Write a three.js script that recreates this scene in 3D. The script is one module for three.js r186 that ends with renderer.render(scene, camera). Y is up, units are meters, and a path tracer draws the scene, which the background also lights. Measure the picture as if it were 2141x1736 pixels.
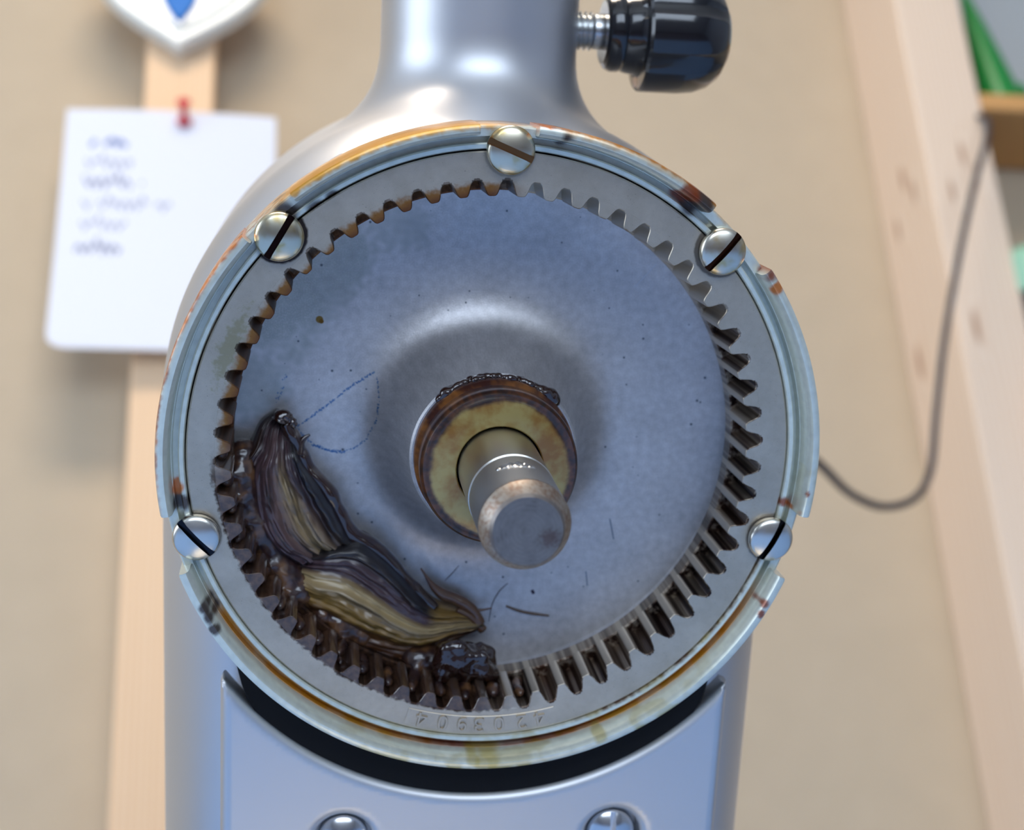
import * as THREE from 'three';
import { RoundedBoxGeometry } from 'three/addons/geometries/RoundedBoxGeometry.js';
import { mergeGeometries, mergeVertices, toCreasedNormals } from 'three/addons/utils/BufferGeometryUtils.js';
import { ImprovedNoise } from 'three/addons/math/ImprovedNoise.js';
import { RectAreaLightUniformsLib } from 'three/addons/lights/RectAreaLightUniformsLib.js';
import { FontLoader } from 'three/addons/loaders/FontLoader.js';
import { TextGeometry } from 'three/addons/geometries/TextGeometry.js';
import { Brush, Evaluator, SUBTRACTION } from 'three-bvh-csg';

// ---------------------------------------------------------------- camera, sky, lights, exposure
const scene = new THREE.Scene();
const camera = new THREE.PerspectiveCamera(2 * Math.atan(868 / 2924.6) * 180 / Math.PI, 2141 / 1736, 0.02, 30);
const CX = new THREE.Vector3(0.98557, -0.05599, 0.15973), CY = new THREE.Vector3(-0.00854, 0.92604, 0.37732), CZ = new THREE.Vector3(-0.16905, -0.37324, 0.9122);
camera.position.set(0, 1.20, 0.86);
camera.quaternion.setFromRotationMatrix(new THREE.Matrix4().makeBasis(CX, CY, CZ));
camera.focus = 0.248;
camera.userData.fStop = 15;
scene.add(camera);
scene.background = new THREE.Color().setRGB(1.7, 2.0, 2.4);          // overcast daylight beyond the window
RectAreaLightUniformsLib.init();
const LAMP = { x: -0.06, y: 2.36, z: 0.80, w: 0.52, d: 0.30 };
const lampLight = new THREE.RectAreaLight(new THREE.Color().setRGB(1, 0.86, 0.70), 19, LAMP.w, LAMP.d);
lampLight.position.set(LAMP.x, LAMP.y - 0.035, LAMP.z);
lampLight.rotation.x = -Math.PI / 2;
scene.add(lampLight);
const WIN1 = { x0: -1.05, x1: 1.05, y0: 1.1, y1: 2.2 }, WIN2 = { z0: 0.45, z1: 1.75, y0: 0.9, y1: 2.1 };   // windows: behind the photographer, in the left wall
const day = new THREE.Color().setRGB(0.83, 0.98, 1.2);
const winLight1 = new THREE.RectAreaLight(day, 2.8, WIN1.x1 - WIN1.x0 - 0.1, WIN1.y1 - WIN1.y0 - 0.1);
winLight1.position.set((WIN1.x0 + WIN1.x1) / 2, (WIN1.y0 + WIN1.y1) / 2, 3.02); scene.add(winLight1);
const winLight2 = new THREE.RectAreaLight(day, 1.9, WIN2.z1 - WIN2.z0 - 0.1, WIN2.y1 - WIN2.y0 - 0.1);
winLight2.position.set(-1.72, (WIN2.y0 + WIN2.y1) / 2, (WIN2.z0 + WIN2.z1) / 2); winLight2.rotation.y = -Math.PI / 2; scene.add(winLight2);
const renderer = new THREE.WebGLRenderer({ antialias: true });
renderer.toneMapping = THREE.LinearToneMapping;
renderer.toneMappingExposure = 0.99;
renderer.shadowMap.enabled = true;

// ---------------------------------------------------------------- helpers
let seed = 7;
const rnd = () => { seed = (seed * 1664525 + 1013904223) >>> 0; return seed / 4294967296; };
const perlin = new ImprovedNoise();
const N = (x, y, z = 0.37) => perlin.noise(x, y, z);
const fbm = (x, y, z = 0.37) => N(x, y, z) * 0.55 + N(x * 2.1, y * 2.1, z + 3) * 0.3 + N(x * 4.3, y * 4.3, z + 7) * 0.15;
const clamp = (v, a = 0, b = 1) => Math.min(b, Math.max(a, v));
const sm = (a, b, v) => { const t = clamp((v - a) / (b - a)); return t * t * (3 - 2 * t); };
const lerp = (a, b, t) => a + (b - a) * t;
const mix3 = (a, b, t) => [lerp(a[0], b[0], t), lerp(a[1], b[1], t), lerp(a[2], b[2], t)];
const D2R = Math.PI / 180;
const toLin = c => c < 0.04045 ? c / 12.92 : ((c + 0.055) / 1.055) ** 2.4;
const S = (r, g, b) => [toLin(r / 255), toLin(g / 255), toLin(b / 255)];
const names = {};
const numbered = n => { names[n] = (names[n] || 0) + 1; return names[n] === 1 ? n : `${n}_${String(names[n] - 1).padStart(3, '0')}`; };
function shadow(o) { o.traverse(c => { if (c.isMesh) { c.castShadow = true; c.receiveShadow = true; } }); return o; }
function part(name, geo, mat, parent) { const m = new THREE.Mesh(geo, mat); m.name = name; parent.add(m); return shadow(m); }
function tag(o, label, category, group) { o.userData.label = label; o.userData.category = category; if (group) o.userData.group = group; return o; }
function thing(name, label, category, group) { const g = new THREE.Group(); g.name = numbered(name); scene.add(g); return tag(g, label, category, group); }
function struct(name, geo, mat, parent = scene) { const m = new THREE.Mesh(geo, mat); m.name = name; m.userData.kind = 'structure'; parent.add(m); return shadow(m); }
const std = o => new THREE.MeshStandardMaterial(o);
const phy = o => new THREE.MeshPhysicalMaterial(o);
const lin = (r, g, b) => new THREE.Color().setRGB(...S(r, g, b));
function dataTex(w, h, fn, srgb = true) {
  const d = new Uint8Array(w * h * 4);
  for (let j = 0; j < h; j++) for (let i = 0; i < w; i++) {
    const c = fn((i + 0.5) / w, (j + 0.5) / h), k = (j * w + i) * 4;
    for (let q = 0; q < 3; q++) { let v = clamp(c[q]); if (srgb) v = v < 0.0031308 ? v * 12.92 : 1.055 * v ** (1 / 2.4) - 0.055; d[k + q] = v * 255 + 0.5; }
    d[k + 3] = 255;
  }
  const t = new THREE.DataTexture(d, w, h, THREE.RGBAFormat);
  t.magFilter = THREE.LinearFilter; t.minFilter = THREE.LinearMipmapLinearFilter; t.generateMipmaps = true;
  t.wrapS = t.wrapT = THREE.RepeatWrapping; if (srgb) t.colorSpace = THREE.SRGBColorSpace; t.needsUpdate = true;
  return t;
}
function mesh(pos, idx, colors) {
  const g = new THREE.BufferGeometry();
  g.setAttribute('position', new THREE.Float32BufferAttribute(pos, 3));
  if (colors) g.setAttribute('color', new THREE.Float32BufferAttribute(colors, 3));
  g.setIndex(idx); g.computeVertexNormals();
  return g;
}
// closed profile [r, s] turned about the z axis between two angles; millimetres in, metres out
function revolve(profile, { a0 = 0, a1 = 360, n = 240, closed = true, sub = 0, crease = 0.6, color, planar = 0, inset = 0 } = {}) {
  let ar = 0; for (let i = 0; i < profile.length; i++) { const p = profile[i], q = profile[(i + 1) % profile.length]; ar += p[0] * q[1] - q[0] * p[1]; }
  if (ar < 0) profile = profile.slice().reverse();
  const m = profile.length, E = closed ? m : m - 1, en = [];
  for (let i = 0; i < E; i++) { const p = profile[i], q = profile[(i + 1) % m], dx = q[0] - p[0], dy = q[1] - p[1], L = Math.hypot(dx, dy) || 1; en.push([dy / L, -dx / L, L]); }
  const joint = (i, j) => { const p = en[(i + E) % E], q = en[(j + E) % E]; if (!closed && (i < 0 || j >= E)) return null; if (p[0] * q[0] + p[1] * q[1] < Math.cos(crease)) return null; const x = p[0] * q[2] + q[0] * p[2], y = p[1] * q[2] + q[1] * p[2], L = Math.hypot(x, y) || 1; return [x / L, y / L]; };
  const C = [];                                                   // columns: r, s, normal r, normal s, starts an edge piece
  for (let i = 0; i < E; i++) {
    const p = profile[i], q = profile[(i + 1) % m], n0 = joint(i - 1, i) || en[i], n1 = joint(i, i + 1) || en[i], L = sub ? Math.max(1, Math.ceil(en[i][2] / sub)) : 1;
    for (let k = 0; k <= L; k++) { const t = k / L, x = lerp(n0[0], n1[0], t), y = lerp(n0[1], n1[1], t), l = Math.hypot(x, y) || 1; C.push([lerp(p[0], q[0], t), lerp(p[1], q[1], t), x / l, y / l, k < L]); }
  }
  const full = a1 - a0 >= 359.999, W = C.length, pos = [], nor = [], col = [], idx = [];
  const cen = profile.reduce((t, p) => [t[0] + p[0] / m, t[1] + p[1] / m], [0, 0]);
  const rows = []; for (let i = 0; i <= n; i++) rows.push([a0 + (a1 - a0) * i / n, 0]);
  if (inset && !full) { const da = inset / 60 / D2R; rows[0][1] = inset; rows[n][1] = inset; rows.splice(1, 0, [a0 + da * 0.35, inset * 0.4], [a0 + da, 0]); rows.splice(rows.length - 1, 0, [a1 - da, 0], [a1 - da * 0.35, inset * 0.4]); }
  const put = (a, r, z, nr, nz, ins) => {
    if (ins) { const dx = cen[0] - r, dy = cen[1] - z, L = Math.hypot(dx, dy) || 1; r += dx / L * ins; z += dy / L * ins; }
    const c = Math.cos(a * D2R), d = Math.sin(a * D2R); pos.push(r * c / 1000, r * d / 1000, z / 1000); nor.push(nr * c, nr * d, nz); if (color) col.push(...color(a, r, z));
  };
  for (const [a, ins] of rows) for (const [r, z, nr, nz] of C) put(a, r, z, nr, nz, ins);
  const R = rows.length;
  for (let i = 0; i < R - 1; i++) for (let j = 0; j < W; j++) if (C[j][4]) { const a = i * W + j; idx.push(a, a + W, a + 1, a + 1, a + W, a + W + 1); }
  if (!full && closed) {
    const tri = THREE.ShapeUtils.triangulateShape(profile.map(p => new THREE.Vector2(...p)), []);
    for (const e of [0, 1]) { const o = pos.length / 3, [a, ins] = rows[e ? R - 1 : 0], t = (a + (e ? 90 : -90)) * D2R; for (const [r, z] of profile) { put(a, r, z, 0, 0, ins); nor.splice(nor.length - 3, 3, Math.cos(t), Math.sin(t), 0); } for (const [x, y, z] of tri) e ? idx.push(o + x, o + z, o + y) : idx.push(o + x, o + y, o + z); }
  }
  const g = new THREE.BufferGeometry();
  g.setAttribute('position', new THREE.Float32BufferAttribute(pos, 3)); g.setAttribute('normal', new THREE.Float32BufferAttribute(nor, 3));
  if (color) g.setAttribute('color', new THREE.Float32BufferAttribute(col, 3));
  g.setIndex(idx); if (planar) planarUV(g, planar);
  return g;
}
function fixWinding(g) { // outward orientation from the signed volume
  const p = g.attributes.position, ix = g.index.array; let v = 0;
  const a = new THREE.Vector3(), b = new THREE.Vector3(), c = new THREE.Vector3();
  for (let i = 0; i < ix.length; i += 3) { a.fromBufferAttribute(p, ix[i]); b.fromBufferAttribute(p, ix[i + 1]); c.fromBufferAttribute(p, ix[i + 2]); v += a.dot(b.cross(c)); }
  if (v < 0) { for (let i = 0; i < ix.length; i += 3) { const t = ix[i]; ix[i] = ix[i + 1]; ix[i + 1] = t; } g.computeVertexNormals(); }
}
function planarUV(g, w) { const p = g.attributes.position, uv = new Float32Array(p.count * 2); for (let i = 0; i < p.count; i++) { uv[2 * i] = p.getX(i) * 1000 / w + 0.5; uv[2 * i + 1] = p.getY(i) * 1000 / w + 0.5; } g.setAttribute('uv', new THREE.BufferAttribute(uv, 2)); return g; }
function paint(g, fn) { const p = g.attributes.position, c = new Float32Array(p.count * 3); for (let i = 0; i < p.count; i++) { const k = fn(p.getX(i) * 1000, p.getY(i) * 1000, p.getZ(i) * 1000); c.set(k, 3 * i); } g.setAttribute('color', new THREE.BufferAttribute(c, 3)); return g; }
const mm = g => g.scale(0.001, 0.001, 0.001);
const smin = (a, b, k) => { const h = Math.max(k - Math.abs(a - b), 0) / k; return Math.min(a, b) - h * h * k * 0.25; };
// naive surface nets over a distance field in millimetres
function surfaceNets(sdf, lo, hi, h, splat) {
  const nx = Math.ceil((hi[0] - lo[0]) / h) + 1, ny = Math.ceil((hi[1] - lo[1]) / h) + 1, nz = Math.ceil((hi[2] - lo[2]) / h) + 1;
  const F = new Float32Array(nx * ny * nz), id = (i, j, k) => (k * ny + j) * nx + i;
  if (splat) { // drops [x, y, z, radius, stretch along z] joined smoothly
    F.fill(9);
    for (const [x, y, z, r, f = 1] of splat.list) {
      const e = r * Math.max(1, f) + splat.k * 1.2, rg = (c, l, n) => [Math.max(0, Math.floor((c - e - l) / h)), Math.min(n - 1, Math.ceil((c + e - l) / h))];
      const [i0, i1] = rg(x, lo[0], nx), [j0, j1] = rg(y, lo[1], ny), [k0, k1] = rg(z, lo[2], nz);
      for (let k = k0; k <= k1; k++) for (let j = j0; j <= j1; j++) for (let i = i0; i <= i1; i++) { const q = id(i, j, k), X = lo[0] + i * h, Y = lo[1] + j * h, Z = lo[2] + k * h; F[q] = smin(F[q], Math.hypot(X - x, Y - y, (Z - z) / f) - r * (1 + 0.15 * N(X * 0.8, Y * 0.8, Z * 0.8)), splat.k); }
    }
  } else for (let k = 0; k < nz; k++) for (let j = 0; j < ny; j++) for (let i = 0; i < nx; i++) F[id(i, j, k)] = sdf(lo[0] + i * h, lo[1] + j * h, lo[2] + k * h);
  const V = new Int32Array(nx * ny * nz).fill(-1), pos = [], idx = [];
  const E = [[0, 1], [0, 2], [0, 4], [1, 3], [1, 5], [2, 3], [2, 6], [3, 7], [4, 5], [4, 6], [5, 7], [6, 7]];
  for (let k = 0; k < nz - 1; k++) for (let j = 0; j < ny - 1; j++) for (let i = 0; i < nx - 1; i++) {
    const f = []; let mask = 0;
    for (let q = 0; q < 8; q++) { f[q] = F[id(i + (q & 1), j + (q >> 1 & 1), k + (q >> 2))]; if (f[q] < 0) mask |= 1 << q; }
    if (mask === 0 || mask === 255) continue;
    let x = 0, y = 0, z = 0, c = 0;
    for (const [a, b] of E) if ((f[a] < 0) !== (f[b] < 0)) { const t = f[a] / (f[a] - f[b]); x += lerp(a & 1, b & 1, t); y += lerp(a >> 1 & 1, b >> 1 & 1, t); z += lerp(a >> 2, b >> 2, t); c++; }
    V[id(i, j, k)] = pos.length / 3; pos.push(lo[0] + (i + x / c) * h, lo[1] + (j + y / c) * h, lo[2] + (k + z / c) * h);
  }
  for (let k = 1; k < nz - 1; k++) for (let j = 1; j < ny - 1; j++) for (let i = 1; i < nx - 1; i++) {
    const s = F[id(i, j, k)] < 0;
    const quad = (a, b, c, d, flip) => { if (flip) idx.push(a, c, b, a, d, c); else idx.push(a, b, c, a, c, d); };
    if (s !== F[id(i + 1, j, k)] < 0) quad(V[id(i, j - 1, k - 1)], V[id(i, j, k - 1)], V[id(i, j, k)], V[id(i, j - 1, k)], !s);
    if (s !== F[id(i, j + 1, k)] < 0) quad(V[id(i - 1, j, k - 1)], V[id(i - 1, j, k)], V[id(i, j, k)], V[id(i, j, k - 1)], !s);
    if (s !== F[id(i, j, k + 1)] < 0) quad(V[id(i - 1, j - 1, k)], V[id(i, j - 1, k)], V[id(i, j, k)], V[id(i - 1, j, k)], !s);
  }
  if (splat) return mesh(pos.map(q => q / 1000), idx);
  const e = 0.25, nor = [];
  for (let v = 0; v < pos.length; v += 3) {
    let g;
    for (let it = 0; it < 3; it++) {
      const [x, y, z] = [pos[v], pos[v + 1], pos[v + 2]], d = sdf(x, y, z);
      g = [sdf(x + e, y, z) - sdf(x - e, y, z), sdf(x, y + e, z) - sdf(x, y - e, z), sdf(x, y, z + e) - sdf(x, y, z - e)].map(q => q / (2 * e));
      const l2 = g[0] ** 2 + g[1] ** 2 + g[2] ** 2 || 1, st = clamp(d / l2, -1, 1);
      pos[v] -= g[0] * st; pos[v + 1] -= g[1] * st; pos[v + 2] -= g[2] * st;
    }
    const l = Math.hypot(...g) || 1; nor.push(g[0] / l, g[1] / l, g[2] / l);
  }
  const G = new THREE.BufferGeometry();
  G.setAttribute('position', new THREE.Float32BufferAttribute(pos.map(q => q / 1000), 3));
  G.setAttribute('normal', new THREE.Float32BufferAttribute(nor, 3));
  G.setIndex(idx);
  return G;
}
function tube(points, radius, { seg = 60, rad = 8, taper } = {}) { // radius in the units of the points, closed ends
  const curve = new THREE.CatmullRomCurve3(points.map(p => new THREE.Vector3(...p)));
  const fr = curve.computeFrenetFrames(seg, false), pos = [], idx = [];
  for (let i = 0; i <= seg; i++) { const c = curve.getPointAt(i / seg), r = radius * (taper ? taper(i / seg) : 1); for (let j = 0; j < rad; j++) { const a = j / rad * Math.PI * 2, v = fr.normals[i].clone().multiplyScalar(Math.cos(a) * r).addScaledVector(fr.binormals[i], Math.sin(a) * r).add(c); pos.push(v.x, v.y, v.z); } }
  for (let i = 0; i < seg; i++) for (let j = 0; j < rad; j++) { const a = i * rad + j, b = i * rad + (j + 1) % rad; idx.push(a, b, a + rad, b, b + rad, a + rad); }
  for (let j = 1; j < rad - 1; j++) { idx.push(0, j + 1, j); const o = seg * rad; idx.push(o, o + j, o + j + 1); }
  const g = mesh(pos, idx); fixWinding(g); return g;
}
const bare = g => { const h = g.index ? g.toNonIndexed() : g.clone(); for (const k of Object.keys(h.attributes)) if (!['position', 'normal', 'color'].includes(k)) h.deleteAttribute(k); return h; };
const merge = list => mergeGeometries(list.map(bare));

// ---------------------------------------------------------------- pose of the mixer's open gearcase: origin at the ring's centre, x right, y to the nose, z out of the ring
const RC = new THREE.Vector3(0.04066, 1.28952, 0.62039);
const EX = new THREE.Vector3(0.99952, -0.01991, 0.02342), EY = new THREE.Vector3(0.00238, 0.80968, 0.58686), EN = new THREE.Vector3(-0.03065, -0.58653, 0.80935);
const ringM = new THREE.Matrix4().makeBasis(EX, EY, EN).setPosition(RC);
const ringInv = ringM.clone().invert();
function ray(px, py) { return CX.clone().multiplyScalar((px - 1070.5) / 2924.6).addScaledVector(CY, -(py - 868) / 2924.6).addScaledVector(CZ, -1); }
function PX(px, py, s) { // a photo pixel to gearcase millimetres on the plane at height s
  const o = camera.position.clone().applyMatrix4(ringInv), d = ray(px, py).transformDirection(ringInv), t = (s / 1000 - o.z) / d.z;
  return [(o.x + d.x * t) * 1000, (o.y + d.y * t) * 1000];
}
function WP(px, py, z) { const d = ray(px, py), t = (z - camera.position.z) / d.z; return camera.position.clone().addScaledVector(d, t); }

// ---------------------------------------------------------------- the room
const TABLE_Y = 0.90;
const wallTex = dataTex(512, 512, (u, v) => { const n = 1 + 0.05 * fbm(u * 6, v * 6) + 0.03 * (N(u * 60, v * 60)); return mix3([0, 0, 0], S(192, 174, 148), n); });
wallTex.repeat.set(0.8, 0.8);
const wallMat = std({ map: wallTex, roughness: 0.9 });
const otherWall = std({ color: lin(186, 194, 208), roughness: 0.9 });
function uvBox(w, h, d) { const g = new THREE.BoxGeometry(w, h, d), p = g.attributes.position, nn = g.attributes.normal, uv = g.attributes.uv; for (let i = 0; i < p.count; i++) { const ax = Math.abs(nn.getX(i)), ay = Math.abs(nn.getY(i)); uv.setXY(i, ax > 0.5 ? p.getZ(i) : p.getX(i), ay > 0.5 ? p.getZ(i) : p.getY(i)); } return g; }
const X0 = -1.7, X1 = 2.0, Z1 = 3.0, H = 2.4;
struct('wall_back', uvBox(X1 - X0 + 0.3, H + 0.2, 0.12).translate((X0 + X1) / 2, H / 2, -0.06), wallMat);

struct('wall_right', uvBox(0.12, H + 0.2, Z1 + 0.24).translate(X1 + 0.06, H / 2, Z1 / 2), otherWall);
struct('floor', uvBox(X1 - X0 + 0.3, 0.1, Z1 + 0.3).translate((X0 + X1) / 2, -0.05, Z1 / 2), std({ color: lin(118, 108, 116), roughness: 0.95 }));
struct('ceiling', uvBox(X1 - X0 + 0.3, 0.1, Z1 + 0.3).translate((X0 + X1) / 2, H + 0.05, Z1 / 2), std({ color: lin(235, 232, 226), roughness: 0.95 }));
const frameMat = std({ color: lin(235, 235, 232), roughness: 0.4 });
{ // left wall with its window
  const { z0, z1, y0, y1 } = WIN2, g = [], fr = [];
  const b = (l, za, zb, ya, yb, d, x) => l.push(uvBox(d, yb - ya, zb - za).translate(x, (ya + yb) / 2, (za + zb) / 2));
  b(g, -0.12, z0, -0.1, H + 0.1, 0.12, X0 - 0.06); b(g, z1, Z1 + 0.12, -0.1, H + 0.1, 0.12, X0 - 0.06); b(g, z0, z1, -0.1, y0, 0.12, X0 - 0.06); b(g, z0, z1, y1, H + 0.1, 0.12, X0 - 0.06);
  struct('wall_left', mergeGeometries(g), otherWall);
  b(fr, z0, z1, y0, y0 + 0.05, 0.06, X0 - 0.06); b(fr, z0, z1, y1 - 0.05, y1, 0.06, X0 - 0.06); b(fr, z0, z0 + 0.05, y0, y1, 0.06, X0 - 0.06); b(fr, z1 - 0.05, z1, y0, y1, 0.06, X0 - 0.06);
  const w = struct('window_2', mergeGeometries(fr), frameMat);
  part('pane', new THREE.PlaneGeometry(z1 - z0 - 0.1, y1 - y0 - 0.1).rotateY(Math.PI / 2).translate(X0 - 0.06, (y0 + y1) / 2, (z0 + z1) / 2), phy({ color: 0xffffff, transmission: 1, thickness: 0, roughness: 0, ior: 1.5 }), w);
}
{ // wall behind the photographer with its window
  const wx0 = WIN1.x0, wx1 = WIN1.x1, wy0 = WIN1.y0, wy1 = WIN1.y1, g = [];
  const b = (x0, x1, y0, y1) => g.push(uvBox(x1 - x0, y1 - y0, 0.14).translate((x0 + x1) / 2, (y0 + y1) / 2, Z1 + 0.07));
  b(X0, wx0, 0, H); b(wx1, X1, 0, H); b(wx0, wx1, 0, wy0); b(wx0, wx1, wy1, H);
  struct('wall_front', mergeGeometries(g), otherWall);
  const fr = []; const f = (x0, x1, y0, y1) => fr.push(uvBox(x1 - x0, y1 - y0, 0.06).translate((x0 + x1) / 2, (y0 + y1) / 2, Z1 + 0.06));
  f(wx0, wx1, wy0, wy0 + 0.05); f(wx0, wx1, wy1 - 0.05, wy1); f(wx0, wx0 + 0.05, wy0, wy1); f(wx1 - 0.05, wx1, wy0, wy1); f(-0.03, 0.03, wy0, wy1);
  const w = struct('window_1', mergeGeometries(fr), frameMat);
  part('pane', new THREE.PlaneGeometry(wx1 - wx0 - 0.1, wy1 - wy0 - 0.1).translate((wx0 + wx1) / 2, (wy0 + wy1) / 2, Z1 + 0.06), phy({ color: 0xffffff, transmission: 1, thickness: 0, roughness: 0, ior: 1.5 }), w);
}

// ---------------------------------------------------------------- timber, things on the wall
function woodTex(a, b, sd, knots = []) {
  return dataTex(256, 1024, (u, v) => {
    let x = u * 3 + 0.25 * fbm(u * 2, v * 3, sd), w = 0;
    for (const [ku, kv, kr] of knots) { const d = Math.hypot((u - ku) * 1.0, (v - kv) * 8); w = Math.max(w, 1 - sm(kr * 0.3, kr, d)); x += 0.5 * Math.exp(-d * d / (kr * kr * 3)); }
    const g = 0.5 + 0.5 * Math.sin(x * 26 + 3 * fbm(u * 4, v * 6, sd + 2)), f = N(u * 90, v * 8, sd) * 0.12;
    return mix3(mix3(a, b, clamp(g * 0.55 + f)), S(150, 96, 52), w * 0.75);
  });
}
function timberGeo(w, h, d) { const g = new RoundedBoxGeometry(w, h, d, 2, 0.0025), p = g.attributes.position, nn = g.attributes.normal, uv = g.attributes.uv; for (let i = 0; i < p.count; i++) uv.setXY(i, (Math.abs(nn.getX(i)) > 0.6 ? p.getZ(i) / d : p.getX(i) / w) + 0.5, p.getY(i) / h + 0.5); return g; }
{
  const m = part(numbered('timber_post'), timberGeo(0.046, H, 0.04), std({ map: woodTex(S(238, 204, 166), S(222, 178, 132), 1), roughness: 0.7 }), scene);
  m.position.set(-0.0640, H / 2, 0.02);
  tag(m, 'narrow peach-coloured timber batten on the wall behind the white paper note', 'post');
  const yK = (px, py) => WP(px, py, 0.04).y / H;
  const m2 = part(numbered('timber_post'), timberGeo(0.052, H, 0.08), std({ map: woodTex(S(238, 216, 192), S(222, 190, 160), 5, [[0.55, yK(1860, 380), 0.05], [0.3, yK(1938, 460), 0.05], [0.25, yK(1942, 735), 0.06], [0.7, yK(2040, 430), 0.05]]), roughness: 0.7 }), scene);
  m2.position.set(0.4755, H / 2, 0.04);
  tag(m2, 'deep pale pine timber post with knots standing against the wall beside the shelf', 'post');
}
{ // the note: a sheet curling slightly away from the batten
  const w = 0.137, h = 0.183, nx = 24, ny = 30, pos = [], uv = [], idx = [], c = 0.0002;
  for (const side of [1, -1]) for (let j = 0; j <= ny; j++) for (let i = 0; i <= nx; i++) {
    const u = i / nx, v = j / ny, k = (1 - v) ** 2 * 0.012 + 0.006 * (1 - u) ** 2 * (1 - v) + 0.003 * Math.sin(u * 3) + 0.0005;
    const cut = u < 0.09 && v < 0.05 ? 1 - Math.hypot((0.09 - u) / 0.09, (0.05 - v) / 0.05) : 1;
    let x = (u - 0.5) * w, y = -(1 - v) * h; if (cut < 0) { const a = Math.atan2((0.05 - v) / 0.05, (0.09 - u) / 0.09); x = (0.09 - 0.09 * Math.cos(a) - 0.5) * w; y = -(1 - (0.05 - 0.05 * Math.sin(a))) * h; }
    pos.push(x, y, k + side * c); uv.push(u, v);
  }
  const m = (nx + 1) * (ny + 1);
  for (let j = 0; j < ny; j++) for (let i = 0; i < nx; i++) { const a = j * (nx + 1) + i, b = a + nx + 1; idx.push(a, a + 1, b, a + 1, b + 1, b, m + a, m + b, m + a + 1, m + a + 1, m + b, m + b + 1); }
  const rim = []; for (let i = 0; i <= nx; i++) rim.push(i); for (let j = 1; j <= ny; j++) rim.push(j * (nx + 1) + nx); for (let i = nx - 1; i >= 0; i--) rim.push(ny * (nx + 1) + i); for (let j = ny - 1; j >= 0; j--) rim.push(j * (nx + 1));
  for (let q = 0; q < rim.length - 1; q++) idx.push(rim[q], m + rim[q], rim[q + 1], rim[q + 1], m + rim[q], m + rim[q + 1]);
  const g = new THREE.BufferGeometry(); g.setAttribute('position', new THREE.Float32BufferAttribute(pos, 3)); g.setAttribute('uv', new THREE.Float32BufferAttribute(uv, 2)); g.setIndex(idx); g.computeVertexNormals();
  const cv = document.createElement('canvas'); cv.width = 768; cv.height = 1024; const x = cv.getContext('2d');
  x.fillStyle = '#dfe2ea'; x.fillRect(0, 0, 768, 1024);
  const line = (y, x0, x1, amp, lw, col) => { x.strokeStyle = col; x.lineWidth = lw; x.beginPath(); for (let q = x0; q <= x1; q += 4) { const yy = y + Math.sin(q * 0.21) * amp + Math.sin(q * 0.47 + y) * amp * 0.8 - (Math.sin(q * 0.05 + y) > 0.75 ? amp * 1.5 : 0); if (q === x0 || Math.sin(q * 0.031 + y * 1.7) > 0.88) x.moveTo(q, yy); else x.lineTo(q, yy); } x.stroke(); };
  line(150, 95, 225, 5, 16, '#6f7fb0');
  line(240, 80, 275, 13, 5, '#8d92ad'); line(325, 78, 290, 14, 7, '#8388a6'); line(420, 78, 390, 12, 6, '#9499b2'); line(510, 78, 250, 13, 5, '#9094ae'); line(610, 70, 260, 12, 8, '#8186a2');
  const t = new THREE.CanvasTexture(cv); t.colorSpace = THREE.SRGBColorSpace;
  const p = part(numbered('paper_note'), g, std({ map: t, roughness: 0.85, side: THREE.DoubleSide }), scene);
  p.position.set(-0.0675, 1.752, 0.0408);
  tag(p, 'white sheet of paper with a few handwritten lines pinned to the batten', 'paper');
}
{ // red pin
  const at = WP(385, 262, 0.045), g = thing('push_pin', 'small red plastic push pin holding the white paper note', 'pin');
  g.position.set(at.x, at.y, 0.0405);
  const red = phy({ color: lin(214, 30, 40), roughness: 0.3, clearcoat: 0.5 });
  const pr = [[0, 0.021], [0.0042, 0.021], [0.0046, 0.020], [0.0044, 0.0185], [0.0027, 0.0172], [0.0024, 0.0095], [0.0036, 0.0075], [0.0050, 0.0065], [0.0051, 0.0050], [0, 0.0046]].map(p => new THREE.Vector2(...p));
  part('pin_head', new THREE.LatheGeometry(pr.reverse(), 28).rotateX(Math.PI / 2 - 0.5), red, g);
  part('needle', new THREE.CylinderGeometry(0.0005, 0.0005, 0.008, 8).rotateX(Math.PI / 2 - 0.5).translate(0, 0.001, 0.002), std({ color: 0xcccccc, metalness: 1, roughness: 0.3 }), g);
}
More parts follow.
